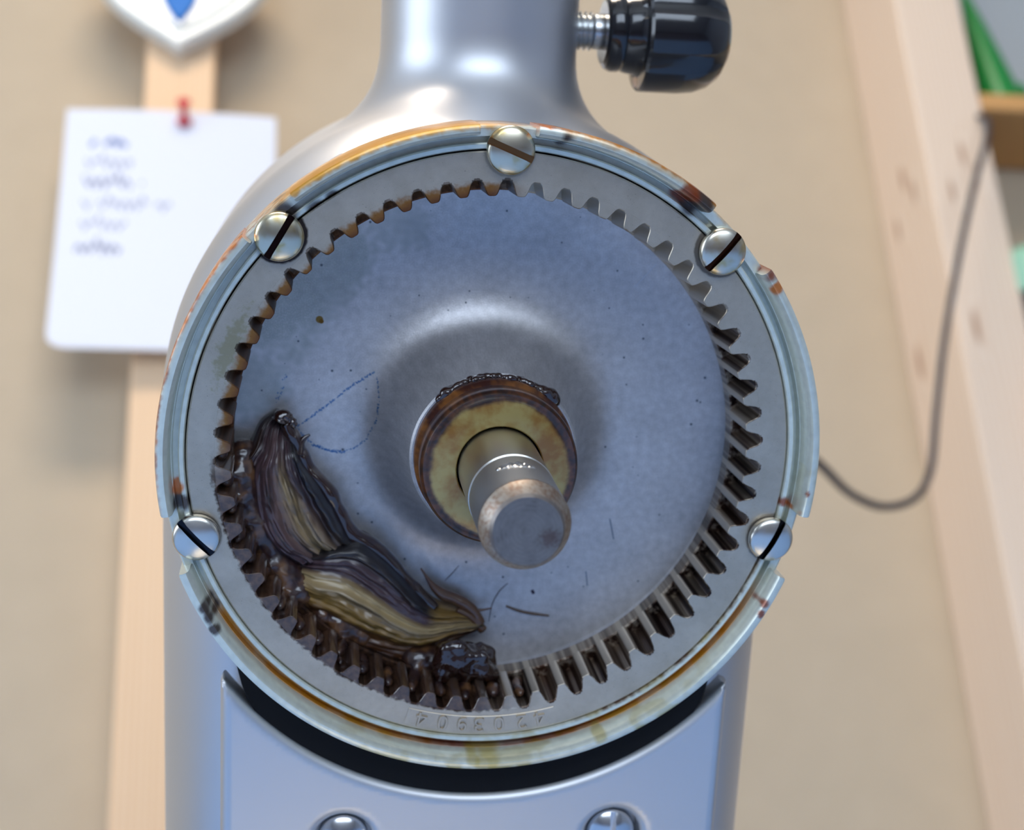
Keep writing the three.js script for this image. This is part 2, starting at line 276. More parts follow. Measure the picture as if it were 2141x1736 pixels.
{ // heart ornament: only its lower tip is in the picture
  const tip = WP(374, 97, 0.055), g = thing('heart_ornament', 'white heart-shaped ornament with a raised rim and blue teardrop hanging above the note', 'ornament');
  g.position.set(tip.x, tip.y, 0.0405);
  const heart = s => { const h = new THREE.Shape(); h.moveTo(0, 0); h.bezierCurveTo(0.016 * s, 0.013 * s, 0.052 * s, 0.030 * s, 0.060 * s, 0.064 * s); h.bezierCurveTo(0.064 * s, 0.092 * s, 0.030 * s, 0.112 * s, 0, 0.086 * s); h.bezierCurveTo(-0.030 * s, 0.112 * s, -0.064 * s, 0.092 * s, -0.060 * s, 0.064 * s); h.bezierCurveTo(-0.052 * s, 0.030 * s, -0.016 * s, 0.013 * s, 0, 0); return h; };
  const white = phy({ color: lin(232, 234, 226), roughness: 0.3, clearcoat: 0.4 });
  part('body', new THREE.ExtrudeGeometry(heart(1), { depth: 0.010, bevelThickness: 0.003, bevelSize: 0.003, bevelSegments: 3, curveSegments: 24 }).translate(0, 0.003, 0.004), white, g);
  part('raised_face', new THREE.ExtrudeGeometry(heart(0.82), { depth: 0.003, bevelThickness: 0.0025, bevelSize: 0.002, bevelSegments: 3, curveSegments: 24 }).translate(0, 0.011, 0.015), white, g);
  const td = new THREE.Shape(); td.moveTo(0, -0.003); td.bezierCurveTo(0.005, 0.003, 0.011, 0.012, 0.011, 0.022); td.absarc(0, 0.022, 0.011, 0, Math.PI, false); td.bezierCurveTo(-0.011, 0.012, -0.005, 0.003, 0, -0.003);
  part('teardrop', new THREE.ExtrudeGeometry(td, { depth: 0.002, bevelThickness: 0.0015, bevelSize: 0.001, bevelSegments: 2 }).translate(0, 0.0185, 0.0205), std({ color: lin(10, 110, 190), roughness: 0.6 }), g);
}
{ // shelf beyond the post with what stands on it
  const a = WP(2060, 193, 0.078), top = a.y, th = 0.015;
  const sh = part(numbered('wall_shelf'), timberGeo(0.62, th, 0.077), std({ map: (() => { const t = woodTex(S(214, 162, 100), S(198, 140, 80), 9); t.rotation = Math.PI / 2; return t; })(), roughness: 0.55 }), scene);
  sh.position.set(0.5025 + 0.31, top - th / 2, 0.0395);
  tag(sh, 'honey-coloured wooden wall shelf starting behind the pine post', 'shelf');
  const q = WP(2090, 190, 0.06);
  const leaf = thing('green_spout', 'green plastic cone standing upright on the wooden shelf', 'cone');
  leaf.position.set(q.x, top, 0.06);
  const gm = phy({ color: lin(10, 128, 50), roughness: 0.35, clearcoat: 0.3 });
  const cg = new THREE.LatheGeometry([[0.0001, 0.104], [0.0028, 0.102], [0.0075, 0.072], [0.0130, 0.026], [0.0155, 0.004], [0.016, 0.002], [0.016, 0], [0, 0]].reverse().map(p => new THREE.Vector2(...p)), 40), cp = cg.attributes.position;
  for (let i = 0; i < cp.count; i++) cp.setX(i, cp.getX(i) - cp.getY(i) * 0.12);
  cg.computeVertexNormals(); part('cone', cg, gm, leaf);
  part('base_lug', new RoundedBoxGeometry(0.012, 0.018, 0.014, 3, 0.005).translate(0.0125, 0.009, 0.003), gm, leaf);
  part(numbered('splash_panel'), new RoundedBoxGeometry(0.50, 0.36, 0.012, 2, 0.003), std({ color: lin(176, 182, 184), roughness: 0.5 }), scene).position.set(q.x + 0.25, top + 0.18, 0.008);
  tag(scene.children[scene.children.length - 1], 'plain blue-grey panel standing on the shelf against the wall behind the green cone', 'panel');
  const ms = part(numbered('wall_shelf'), timberGeo(0.62, 0.05, 0.10), std({ map: woodTex(S(196, 150, 96), S(170, 118, 66), 12), roughness: 0.6 }), scene);
  const mb = WP(2122, 612, 0.08);
  ms.position.set(0.503 + 0.31, mb.y - 0.095, 0.05); tag(ms, 'lower wooden wall shelf below the honey-coloured one, carrying the mint jar', 'shelf');
  const lowTop = mb.y - 0.07;
  const j = thing('dark_canister', 'dark lidded canister with a mint green lid on the lower shelf beside the post', 'canister');
  j.position.set(mb.x + 0.034, lowTop, 0.062);
  part('canister_body', new THREE.LatheGeometry([[0, 0], [0.030, 0], [0.032, 0.002], [0.032, 0.069], [0.030, 0.071], [0, 0.071]].map(p => new THREE.Vector2(...p)), 48), std({ color: lin(38, 36, 48), roughness: 0.5 }), j);
  part('canister_lid', new THREE.LatheGeometry([[0, 0.071], [0.034, 0.071], [0.0355, 0.073], [0.0355, 0.095], [0.033, 0.104], [0.024, 0.107], [0, 0.107]].map(p => new THREE.Vector2(...p)), 48), std({ color: lin(150, 200, 172), roughness: 0.4 }), j);
}
{ // power cord: leaves the back of the mixer, sags, rises to the shelf edge
  const pts = [[1560, 830, 0.33], [1640, 905, 0.30], [1718, 975, 0.26], [1782, 1035, 0.22], [1850, 1060, 0.19], [1915, 1040, 0.165], [1945, 985, 0.15], [1958, 860, 0.142], [1975, 710, 0.138], [2008, 520, 0.134], [2040, 375, 0.118], [2064, 285, 0.100], [2062, 250, 0.090], [2046, 243, 0.083]].map(([x, y, z]) => WP(x, y, z).toArray());
  const c = part(numbered('power_cord'), tube(pts, 0.0022, { seg: 160, rad: 12 }), std({ color: lin(58, 56, 62), roughness: 0.5 }), scene);
  tag(c, 'thin dark grey cord sagging from behind the mixer up to the shelf', 'cord');
}
{ // ceiling lamp
  const g = thing('ceiling_lamp', 'oblong white ceiling lamp above the mixer', 'lamp'); g.position.set(LAMP.x, H, LAMP.z);
  part('lamp_frame', new RoundedBoxGeometry(LAMP.w + 0.05, 0.03, LAMP.d + 0.05, 2, 0.006).translate(0, -0.0155, 0), std({ color: lin(235, 235, 235), roughness: 0.5 }), g);
  part('diffuser', new THREE.BoxGeometry(LAMP.w, 0.006, LAMP.d).translate(0, -0.0335, 0), std({ color: 0xffffff, emissive: new THREE.Color().setRGB(1, 0.86, 0.7), emissiveIntensity: 3 }), g);
}
{ // work table
  const g = thing('work_table', 'pale blue work table carrying the stand mixer', 'table'); g.position.set(0.05, 0, 0.62);
  const blue = std({ color: lin(136, 178, 238), roughness: 0.5 });
  part('tabletop', new RoundedBoxGeometry(1.5, 0.04, 0.96, 3, 0.008).translate(0, TABLE_Y - 0.02, 0), blue, g);
  for (const sx of [-1, 1]) for (const sz of [-1, 1]) part('leg', new RoundedBoxGeometry(0.06, TABLE_Y - 0.04, 0.06, 2, 0.006).translate(sx * 0.7, (TABLE_Y - 0.04) / 2, sz * 0.43), std({ color: lin(190, 190, 190), roughness: 0.5 }), g);
}

// ---------------------------------------------------------------- the mixer
const mixer = thing('stand_mixer', 'silver stand mixer with its head tilted up, gearcase opened to show ring gear and shaft', 'mixer');
const headQ = new THREE.Quaternion().setFromRotationMatrix(new THREE.Matrix4().makeBasis(EX, EY, EN));
const hinge = new THREE.Vector3(0, -0.19, -0.062).applyMatrix4(ringM);
mixer.position.set(hinge.x, TABLE_Y + 0.0005, hinge.z);
const toMixer = new THREE.Matrix4().makeTranslation(-mixer.position.x, -mixer.position.y, -mixer.position.z).multiply(ringM);
function headPart(name, geo, mat, at = new THREE.Matrix4()) { const m = part(name, geo, mat, mixer); m.applyMatrix4(toMixer.clone().multiply(at)); return m; }
const silver = phy({ color: new THREE.Color().setRGB(0.60, 0.60, 0.61), metalness: 0.9, roughness: 0.43 });
const hubS = -58;
function headSDF(x, y, s) {
  const yy = clamp(y, -235, 0), q = Math.hypot(x, y - yy), r = 27;
  const a = q - 63.7 + r, b = Math.abs(s + 62) - 53 + r;
  let d = Math.hypot(Math.max(a, 0), Math.max(b, 0)) + Math.min(Math.max(a, b), 0) - r;
  const h = Math.max(Math.hypot(x, s - hubS) - 20.8, y - 125, -y - 10);
  d = smin(d, h, 13);
  const bore = Math.max(Math.hypot(x, y) - 57.5, -(s + 32));
  return Math.max(d, -bore);
}
headPart('head_shell', surfaceNets(headSDF, [-70, -306, -120], [70, 132, -2], 2), silver);
{ // black thumb screw on the hub
  const y = 79, m = new THREE.Matrix4().makeRotationZ(-Math.PI / 2).setPosition(0, y / 1000, hubS / 1000);
  const zinc = std({ color: new THREE.Color().setRGB(0.62, 0.63, 0.62), metalness: 1, roughness: 0.28 });
  const pr = [[0, 17]]; for (let i = 0; i <= 5; i++) { const h0 = 17.5 + i * 1.15; pr.push([3.4, h0], [4.05, h0 + 0.4], [4.05, h0 + 0.6], [3.4, h0 + 1.0]); } pr.push([3.75, 24.6], [3.75, 30], [0, 30]);
  const sc = headPart('thumb_screw', mm(new THREE.LatheGeometry(pr.map(p => new THREE.Vector2(...p)), 40)).applyMatrix4(m), zinc);
  const knobPr = [[0, 26.6], [6.6, 26.6], [7.6, 27.2], [8.2, 28.4], [8.2, 30.0], [7.9, 30.6], [8.3, 31.4], [8.6, 33.2], [9.4, 34.4], [10.6, 34.5], [11.7, 34.6], [12.2, 35.2], [12.3, 36.4], [12.3, 43.0], [11.9, 46.5], [10.8, 49.5], [9.0, 51.8], [6.5, 53.2], [3.2, 53.9], [0, 54]];
  let k = new THREE.LatheGeometry(knobPr.map(p => new THREE.Vector2(...p)), 96), kp = k.attributes.position;
  for (let i = 0; i < kp.count; i++) { const x = kp.getX(i), z = kp.getZ(i), yy = kp.getY(i), r = Math.hypot(x, z), a = Math.atan2(z, x); if (yy > 34.3 && r > 3) { const f = 1 - 0.055 * sm(0.35, 0.9, Math.cos(a * 6)) * sm(54, 50, yy); kp.setXYZ(i, x * f, yy, z * f); } }
  k = toCreasedNormals(k, 0.5);
  part('knob', mm(k).applyMatrix4(m), phy({ color: new THREE.Color().setRGB(0.006, 0.006, 0.008), roughness: 0.16, clearcoat: 0.6, clearcoatRoughness: 0.08 }), sc);
}
{ // plate under the head, its two screws, black crescent in the gap
  const cx = 0.7, cy = -8, R = 62.4;
  const plate = (x, y, z) => { const q = Math.max(Math.abs(x) - 50, R - Math.hypot(x - cx, y - cy), y + 30, -235 - y, 5.8 - Math.hypot(x + 26, y + 80.6), 5.8 - Math.hypot(x - 28.5, y + 80.6)), r = 2.2, a = q + r, b = Math.abs(z + 6.5) - 3.5 + r; return Math.hypot(Math.max(a, 0), Math.max(b, 0)) + Math.min(Math.max(a, b), 0) - r; };
  headPart('underside_plate', surfaceNets(plate, [-53, -238, -12], [53, -28, -1], 1), silver);
  const gs = new THREE.Shape(), c0 = 214 * D2R, c1 = 324 * D2R;
  for (let i = 0; i <= 60; i++) { const a = c0 + (c1 - c0) * i / 60; const t = i / 60, f = sm(0, 0.1, t) * sm(1, 0.9, t), p = [lerp(60 * Math.cos(a), cx + 62.6 * Math.cos(a), f), lerp(60 * Math.sin(a), cy + 62.6 * Math.sin(a), f)]; i ? gs.lineTo(...p) : gs.moveTo(...p); }
  for (let i = 60; i >= 0; i--) { const a = c0 + (c1 - c0) * i / 60; gs.lineTo(57.5 * Math.cos(a), 57.5 * Math.sin(a)); }
  headPart('black_crescent', mm(new THREE.ExtrudeGeometry(gs, { depth: 6, bevelEnabled: false }).translate(0, 0, -10.2)), phy({ color: new THREE.Color().setRGB(0.008, 0.008, 0.009), roughness: 0.8, specularIntensity: 0.35 }));  // black crescent filling the gap between flange and plate
}
// slotted screw heads
const ev = new Evaluator(); ev.useGroups = false;
function slotted(r, hgt, dome, sw, sd) {
  const pr = [[0, -6], [r * 0.6, -6], [r * 0.6, 0], [r * 0.97, 0], [r, hgt * 0.2], [r, hgt * 0.62], [r * 0.965, hgt * 0.75]];
  for (let i = 1; i <= 8; i++) { const t = 1 - i / 8; pr.push([r * 0.9 * t, hgt * 0.88 + dome * (1 - t * t)]); }
  pr.splice(7, 0, [r * 0.9, hgt * 0.88]);
  const a = new Brush(new THREE.LatheGeometry(pr.map(p => new THREE.Vector2(...p)), 64).rotateX(Math.PI / 2)); a.updateMatrixWorld();
  const b = new Brush(new THREE.BoxGeometry(r * 3, sw, sd * 2).translate(0, 0, hgt * 0.88 + dome)); b.updateMatrixWorld();
  let g = ev.evaluate(a, b, SUBTRACTION).geometry; for (const k of Object.keys(g.attributes)) if (k !== 'position') g.deleteAttribute(k);
  g = mergeVertices(g, 1e-4); g.computeVertexNormals(); return mm(toCreasedNormals(g, 0.5));
}
const screwGeo = slotted(4.3, 2.3, 0.75, 1.15, 1.3), bigScrew = slotted(5.0, 2.2, 1.5, 1.2, 1.6);
const SLOT = [S(150, 112, 74), S(40, 24, 20), S(60, 34, 22), S(38, 40, 46), S(34, 28, 26)];
const screwTint = [[0.66, 0.60, 0.46], [0.64, 0.60, 0.46], [0.66, 0.62, 0.52], [0.66, 0.65, 0.60], [0.66, 0.65, 0.60]];
[[90, -20], [135.16, 61], [45.04, 51], [-164.05, 135], [-15.65, 64]].forEach(([a, slot], i) => {
  const g = screwGeo.clone(); paint(g, (x, y, z) => { const w = sm(-0.1, 0.35, fbm(x * 0.28 + i * 9, y * 0.28, i)) * (i < 3 ? 0.75 : 0.2); const sl = Math.abs(y) < 0.62 && z < 2.2 && z > 1; return sl ? SLOT[i] : mix3(screwTint[i], [0.50, 0.34, 0.09], w); });
  headPart('flange_screw', g, std({ vertexColors: true, metalness: 1, roughness: 0.27 }), new THREE.Matrix4().makeRotationZ((slot - 1) * D2R).setPosition(0.0561 * Math.cos(a * D2R), 0.0561 * Math.sin(a * D2R), 0.0002));
  
});
[[-26, 20], [28.5, 88]].forEach(([x, slot]) => { headPart('plate_screw', bigScrew, std({ color: new THREE.Color().setRGB(0.6, 0.61, 0.62), metalness: 1, roughness: 0.2 }), new THREE.Matrix4().makeRotationZ(slot * D2R).setPosition(x / 1000, -0.0806, -0.0068)); });

// stains on the rim: old oil, where the photograph has it
const AMB = S(206, 112, 18), RUST = S(142, 60, 16), DARK = S(46, 18, 12), YEL = S(176, 158, 70), GOLD = S(214, 150, 30);
const rimSpots = [[1465, 425, 5, 3.2, DARK], [1440, 405, 5, 2.4, RUST], [1185, 290, 4.5, 1.6, DARK], [1612, 575, 4.5, 1.8, RUST], [1625, 600, 4.5, 1.4, AMB], [1590, 1255, 2.5, 1.0, RUST], [1583, 1275, 2.5, 1.0, RUST], [430, 1255, 0.5, 1.4, DARK], [441, 1275, 0.5, 1.5, DARK], [450, 1297, 0.5, 1.2, DARK], [1020, 1588, 3, 3, YEL], [985, 1575, 2, 1.6, YEL], [1255, 1540, 4, 1.2, YEL], [1690, 1035, 4.8, 0.7, RUST], [1470, 1335, 3.5, 3, YEL], [1500, 1300, 3.5, 3, YEL], [1440, 1365, 3.5, 2, YEL], [380, 1050, 0, 2, DARK], [372, 1020, 0, 1.4, AMB], [560, 505, 0, 3, DARK], [600, 450, 0, 3, DARK], [660, 440, 2, 2.2, DARK], [700, 420, 1, 1.8, DARK], [1640, 1050, 0, 1.4, RUST], [1655, 1060, 0.5, 1.1, AMB]].map(([x, y, s, r, c]) => [...PX(x, y, s), r, c]);
const wrapA = a => ((a % 360) + 360) % 360;
function rimColor(a, r, s) {
  const A = wrapA(a), x = r * Math.cos(a * D2R), y = r * Math.sin(a * D2R), n1 = fbm(x * 0.16, y * 0.16, s * 0.2), n2 = fbm(x * 0.7, y * 0.7, s * 0.7), n3 = N(x * 2.2, y * 2.2, s * 2);
  let c = mix3(S(222, 226, 212), S(204, 208, 196), 0.5 + n2);
  // outer wall and outer edge across the upper half: amber to brown oil
  const up = sm(28, 40, A) * (1 - sm(172, 198, A)), outer = sm(60.2, 60.75, r + n2 * 0.5) * sm(5.2, 4.6, s);
  c = mix3(c, mix3(AMB, RUST, sm(-0.15, 0.25, n1 + n3 * 0.2)), up * outer * clamp(0.85 + n2));
  const gold = sm(85, 95, A) * (1 - sm(126, 140, A)) + 0.5 * sm(44, 50, A) * (1 - sm(80, 84, A));
  c = mix3(c, GOLD, clamp(gold * sm(59.5, 60.3, r + n2 * 0.8)) * 0.9);
  // groove oil in the lower half
  const low = sm(203, 214, A) * (1 - sm(328, 338, A)), gr = sm(57.1, 57.35, r) * (1 - sm(58.4, 58.7, r)) * sm(0.35, 0.0, s);
  c = mix3(c, mix3(GOLD, RUST, sm(250, 266, A) * (1 - sm(280, 300, A)) * 0.9 + 0.1), low * gr * clamp(0.85 + n1));
  // seam dirt
  c = mix3(c, S(96, 58, 30), sm(56.55, 56.3, r) * sm(284, 296, A) * (1 - sm(340, 350, A)) * clamp(0.7 + n2 * 1.5) * 0.9);
  // thin yellow film, patchy
  const film = sm(0.0, 0.22, n1 + 0.08 * Math.sin(A * 0.21)) * (sm(225, 262, A) * (1 - sm(300, 330, A)) * (r > 60.2 ? 1 : 0.5) + 0.25 * sm(330, 345, A));
  c = mix3(c, YEL, film * 0.75);
  for (const [px, py, pr, pc] of rimSpots) { const d = Math.hypot(x - px, y - py) + n1 * 1.6; if (d < pr) c = mix3(c, pc, (pc === YEL || pc === GOLD ? 0.6 : 0.92) * sm(pr, pr * 0.5, d)); }
  return c;
}
const rimMat = phy({ vertexColors: true, metalness: 0.4, roughness: 0.28, clearcoat: 0.4, clearcoatRoughness: 0.15 });
const flange = headPart('flange', revolve([[56.22, -4], [56.22, -0.15], [56.4, 0.15], [57.05, 0.25], [57.3, 0.05], [57.4, -2.0], [58.35, -2.0], [58.45, 0], [59.9, 0.1], [60.2, -0.1], [60.4, -0.6], [60.5, -18], [56.22, -18]], { n: 900, sub: 0.35, color: rimColor }), rimMat);
for (const [a0, a1] of [[95.6, 128.8], [139.2, 190.3], [200.85, 338.7], [350.7, 397.6], [52.5, 85.7]])
  part('rim', revolve([[58.45, -0.8], [58.55, 0.4], [58.8, 3.4], [59.0, 4.3], [59.45, 4.85], [60.2, 4.9], [60.75, 4.55], [60.95, 3.8], [61.0, -9], [58.45, -9]], { a0, a1, n: Math.round((a1 - a0) * 2.5), sub: 0.35, color: rimColor, inset: 0.35, crease: 0.7 }), rimMat, flange);

// ring gear
const GW = 124, TEETH = 59, PITCH = 360 / TEETH, GAP0 = 29.15;
const screwRings = []; // dark rings round the screws; the upper left one is grease
[[1066, 315, 4.6, 0.35], [583, 492, 5.0, 0.95], [1506, 525, 4.9, 0.7], [407, 1120, 4.8, 0.6], [1610, 1124, 4.8, 0.6]].forEach(([x, y, r, k]) => screwRings.push([...PX(x, y, 0), r, k]));
const toothProf = [[51.0, 2.62], [50.72, 2.42], [50.5, 2.1], [50.1, 1.86], [49.5, 1.62], [48.8, 1.36], [48.3, 1.08], [48.05, 0.78], [47.98, 0.45]];
const toothHalf = r => { for (let i = 0; i < 8; i++) { const [r1, h1] = toothProf[i], [r0, h0] = toothProf[i + 1]; if (r >= r0) return lerp(h0, h1, clamp((r - r0) / (r1 - r0), 0, 3)); } return 0.6; };
const plateTex = dataTex(2048, 2048, (u, v) => {
  const x = (u - 0.5) * GW, y = (v - 0.5) * GW, r = Math.hypot(x, y), A = wrapA(Math.atan2(y, x) / D2R);
  if (r < 46 || r > 58) return [0.3, 0.3, 0.3];
  const n1 = fbm(x * 0.12, y * 0.12, 1), n2 = fbm(x * 0.8, y * 0.8, 2), n3 = N(x * 6, y * 6, 3);
  let c = mix3(S(200, 188, 170), S(184, 172, 154), clamp(0.5 + n1 * 1.2 + n2 * 0.5 + n3 * 0.25));
  // amber oil on the tooth faces, upper left quarter
  const ub = sm(84, 94, A) * (1 - sm(176, 190, A)), edge = 49.9 + 0.9 * n2 + 0.5 * n1 + (A > 128 && A < 140 ? -1.2 : 0);
  const amber = ub * sm(edge + 0.9, edge - 0.5, r), deep = sm(edge, 47.6, r);
  c = mix3(c, mix3(S(150, 96, 28), S(100, 44, 10), deep), amber * 0.92);
  // olive patch on the plate
  const ol = Math.hypot((A - 158) / 9, (r - 52) / 2.2) + n2; c = mix3(c, S(146, 136, 92), sm(1.1, 0.4, ol) * 0.6);
  // patchy brown oil on the tips, upper right
  c = mix3(c, S(112, 76, 40), sm(52, 62, A) * (1 - sm(80, 88, A)) * sm(48.4, 47.9, r + n2 * 0.6) * sm(-0.2, 0.1, n1 + n2) * 0.7);
  // brown grease over the lower left teeth
  const lb = sm(176, 190, A + 6 * n1) * (1 - sm(268, 284, A)), e2 = 51.0 + 0.9 * n2 + 0.8 * n1 + 0.6 * sm(200, 176, A);
  c = mix3(c, mix3(S(92, 62, 40), S(48, 24, 18), clamp(0.5 + n2 * 1.6)), lb * sm(e2 + 0.35, e2 - 0.35, r) * 0.95);
  if (r < 51.2) { // old grease on the flanks and in the roots
    const ph = ((A - GAP0) / PITCH % 1 + 1) % 1 - 0.5, e = (toothHalf(r) - Math.abs(ph) * PITCH) * r * D2R, root = r > 50.5 ? sm(51.05, 50.8, r) : 0;
    const fl = Math.max(sm(0.3, 0.12, e + 0.14 * n2) * sm(48.0, 48.3, r), root * (Math.abs(ph) > 0.33 ? 1 : 0)), cover = A > 88 && A < 276 ? 0.75 : A >= 276 ? clamp(0.85 + 1.1 * n2) : clamp(0.85 + 1.1 * n2) * (1 - sm(26, 44, A));   // the upper right teeth are clean
    c = mix3(c, mix3(S(92, 62, 44), S(40, 28, 26), clamp(0.5 + n1 + 1.4 * n2)), fl * cover * clamp(1.0 + n2));
  }
  for (const [px, py, pr, k] of screwRings) { const d = Math.hypot(x - px, y - py) + 0.25 * n2; c = mix3(c, S(34, 22, 26), k * sm(pr + 0.25, pr - 0.2, d)); }
  if (n3 > 0.62 && n2 > 0.12) c = mix3(c, S(70, 60, 50), 0.7);
  return c;
});
const gearMat = std({ map: plateTex, metalness: 0.88, roughness: 0.42 });
const greasyMat = phy({ map: plateTex, metalness: 0.2, roughness: 0.25, clearcoat: 0.8, clearcoatRoughness: 0.12 });
const gear = headPart('ring_gear', revolve([[50.75, -0.15], [50.9, 0], [55.65, 0], [55.9, -0.2], [55.9, -15.8], [48.9, -15.8], [48.3, -15.3], [48.2, -14.6], [48.2, -11.3], [48.5, -11], [50.75, -11]], { n: 472, planar: GW, crease: 0.5 }), gearMat);
for (let i = 0; i < TEETH; i++) {
  const c = GAP0 + PITCH * (i + 0.5), sh = new THREE.Shape(), pts = [];
  const prof = toothProf;
  for (const [r, h] of prof) pts.push([r, c - h]); for (const [r, h] of prof.slice().reverse()) pts.push([r, c + h]);
  pts.forEach(([r, a], k) => { const X = r * Math.cos(a * D2R), Y = r * Math.sin(a * D2R); k ? sh.lineTo(X, Y) : sh.moveTo(X, Y); });
  let g = new THREE.ExtrudeGeometry(sh, { depth: 11.1, bevelThickness: 0.12, bevelSize: 0.12, bevelOffset: -0.12, bevelSegments: 1, steps: 1 }).translate(0, 0, -11.22);
  g.deleteAttribute('uv'); g.deleteAttribute('normal'); g = toCreasedNormals(mergeVertices(g, 1e-4), 0.55); mm(g); planarUV(g, GW);
  const A = wrapA(c); part('tooth', g, A > 180 && A < 282 ? greasyMat : gearMat, gear);
}
{ // cast number on the lower part of the plate, read upside down, on a slightly raised pad
  const font = await new FontLoader().loadAsync('fonts/droid/droid_sans_regular.typeface.json');
  const a = (px, py) => { const p = PX(px, py, 0); return Math.atan2(p[1], p[0]); };
  const spots = [[1127, 1498], [1090, 1505], [1043, 1510], [1001, 1512], [966, 1510], [926, 1505], [882, 1497]], list = [];
  '4203904'.split('').forEach((ch, i) => {
    const g = new TextGeometry(ch, { font, size: 2.8, depth: 0.45, curveSegments: 5, bevelEnabled: true, bevelThickness: 0.1, bevelSize: 0.06, bevelSegments: 1 });
    g.computeBoundingBox(); const b = g.boundingBox; g.translate(-(b.min.x + b.max.x) / 2, -1.35, 0.12);
    const t = a(...spots[i]); g.rotateZ(t - Math.PI / 2); g.translate(53.6 * Math.cos(t), 53.6 * Math.sin(t), 0); list.push(g);
  });
  const pad = part('number_pad', revolve([[51.95, -0.2], [51.95, 0.1], [52.05, 0.18], [55.3, 0.18], [55.4, 0.1], [55.4, -0.2]], { a0: a(848, 1500) / D2R, a1: a(1160, 1492) / D2R, n: 60, planar: GW, crease: 0.4 }), gearMat, gear);
  const num = mm(merge(list)); planarUV(num, GW);
  part('cast_number', num, gearMat, gear);
}

// gearcase floor with its raised boss
const FW = 112;
const inkPts = [];
const ink = (pts, w, dens) => { const P = pts.map(([x, y]) => PX(x, y, -21)); for (let i = 0; i < P.length - 1; i++) { const L = Math.hypot(P[i + 1][0] - P[i][0], P[i + 1][1] - P[i][1]); for (let k = 0; k < L * dens; k++) { const t = rnd(); inkPts.push([lerp(P[i][0], P[i + 1][0], t) + (rnd() - 0.5) * w, lerp(P[i][1], P[i + 1][1], t) + (rnd() - 0.5) * w, 0.06 + rnd() * 0.1]); } } };
ink([[783, 776], [740, 803], [690, 842], [640, 880], [612, 896]], 0.35, 9); ink([[600, 860], [622, 898], [655, 930], [690, 942], [715, 945]], 0.5, 8); ink([[715, 945], [745, 933], [765, 915], [785, 870], [792, 830], [788, 785]], 0.3, 4); ink([[600, 780], [588, 815], [575, 850]], 0.8, 2.5); ink([[655, 930], [690, 943], [720, 944]], 0.45, 9);
const floorCv = document.createElement('canvas'); floorCv.width = floorCv.height = 1400;
{
  const c2 = floorCv.getContext('2d'), im = c2.createImageData(1400, 1400), d = im.data;
  const st = [[PX(560, 620, -21), 15, 0.5], [PX(700, 520, -21), 10, 0.45], [PX(520, 800, -21), 9, 0.35], [PX(820, 470, -21), 7, 0.25]];
  for (let j = 0; j < 1400; j++) for (let i = 0; i < 1400; i++) {
    const x = ((i + 0.5) / 1400 - 0.5) * FW, y = (0.5 - (j + 0.5) / 1400) * FW, k = (j * 1400 + i) * 4;
    const n1 = fbm(x * 0.09, y * 0.09, 5), n2 = N(x * 0.7, y * 0.7, 6), n3 = N(x * 3.3, y * 3.3, 8), h = (Math.sin(i * 12.9898 + j * 78.233) * 43758.5453) % 1;
    const b = 1 + 0.10 * n1 + 0.07 * n2 + 0.06 * n3 + 0.035 * h;
    let c = [188 * b, 186 * b, 187 * b], g = 0;
    for (const [p, r, a] of st) g = Math.max(g, a * (1 - sm(r * 0.55, r, Math.hypot(x - p[0], y - p[1]) + 5 * n1 + 1.6 * n2)));
    g *= clamp(0.8 + n3); c = [lerp(c[0], 128, g), lerp(c[1], 138, g), lerp(c[2], 128, g)];
    d[k] = clamp(c[0], 0, 255); d[k + 1] = clamp(c[1], 0, 255); d[k + 2] = clamp(c[2], 0, 255); d[k + 3] = 255;
  }
  c2.putImageData(im, 0, 0);
  const q = v => v / FW * 1400, dot = (x, y, r, col) => { c2.fillStyle = col; c2.beginPath(); c2.arc(700 + q(x), 700 - q(y), q(r), 0, 7); c2.fill(); };
  for (const [x, y, r] of inkPts) dot(x, y, r, rnd() < 0.6 ? '#3f6596' : '#54759f');
  dot(...PX(668, 668, -21), 0.7, '#7a6030'); dot(...PX(672, 672, -21), 0.45, '#6b4a18');
  for (let i = 0; i < 60; i++) { const a = rnd() * 6.283, r = 24 + rnd() * 24; dot(r * Math.cos(a), r * Math.sin(a), 0.08 + rnd() * 0.2, '#5a5f66'); }
  const scr = (a, b, col, w) => { const p = PX(...a, -21), r = PX(...b, -21); c2.strokeStyle = col; c2.lineWidth = w; c2.beginPath(); c2.moveTo(700 + q(p[0]), 700 - q(p[1])); c2.lineTo(700 + q(r[0]), 700 - q(r[1])); c2.stroke(); };
  scr([1275, 1085], [1283, 1128], '#5f6a78', 3); scr([1112, 1234], [1116, 1242], '#3c3440', 8); scr([1225, 1195], [1228, 1225], '#6b7684', 3); scr([1328, 600], [1372, 552], '#b9bdc6', 2);
}
const floorTex = new THREE.CanvasTexture(floorCv); floorTex.colorSpace = THREE.SRGBColorSpace;
const grit = dataTex(512, 512, (u, v) => { const h = 0.5 + 0.5 * N(u * 200, v * 200, 2) + 0.35 * N(u * 90, v * 90, 4); return [h, h, h]; }, false); grit.repeat.set(4, 4);
const floorMat = std({ map: floorTex, metalness: 0.75, roughness: 0.46, bumpMap: grit, bumpScale: 0.00002 });
const bossPr = [[55.5, -16.2], [51.5, -16.2], [51.2, -17], [50.9, -19.6], [50.2, -20.7], [49, -21], [32, -21], [28, -20.85], [25, -20.3], [22.5, -19], [20.5, -16.8], [19, -13.8], [17.8, -10], [16.9, -6.6], [16.2, -3.4], [15.7, -1.4], [15.3, -1.0], [14.6, -1.0], [8.5, -1.0], [8.5, -26], [55.5, -26]];
headPart('gearcase_floor', revolve(bossPr, { n: 240, sub: 1.2, planar: FW, crease: 0.5 }), floorMat);

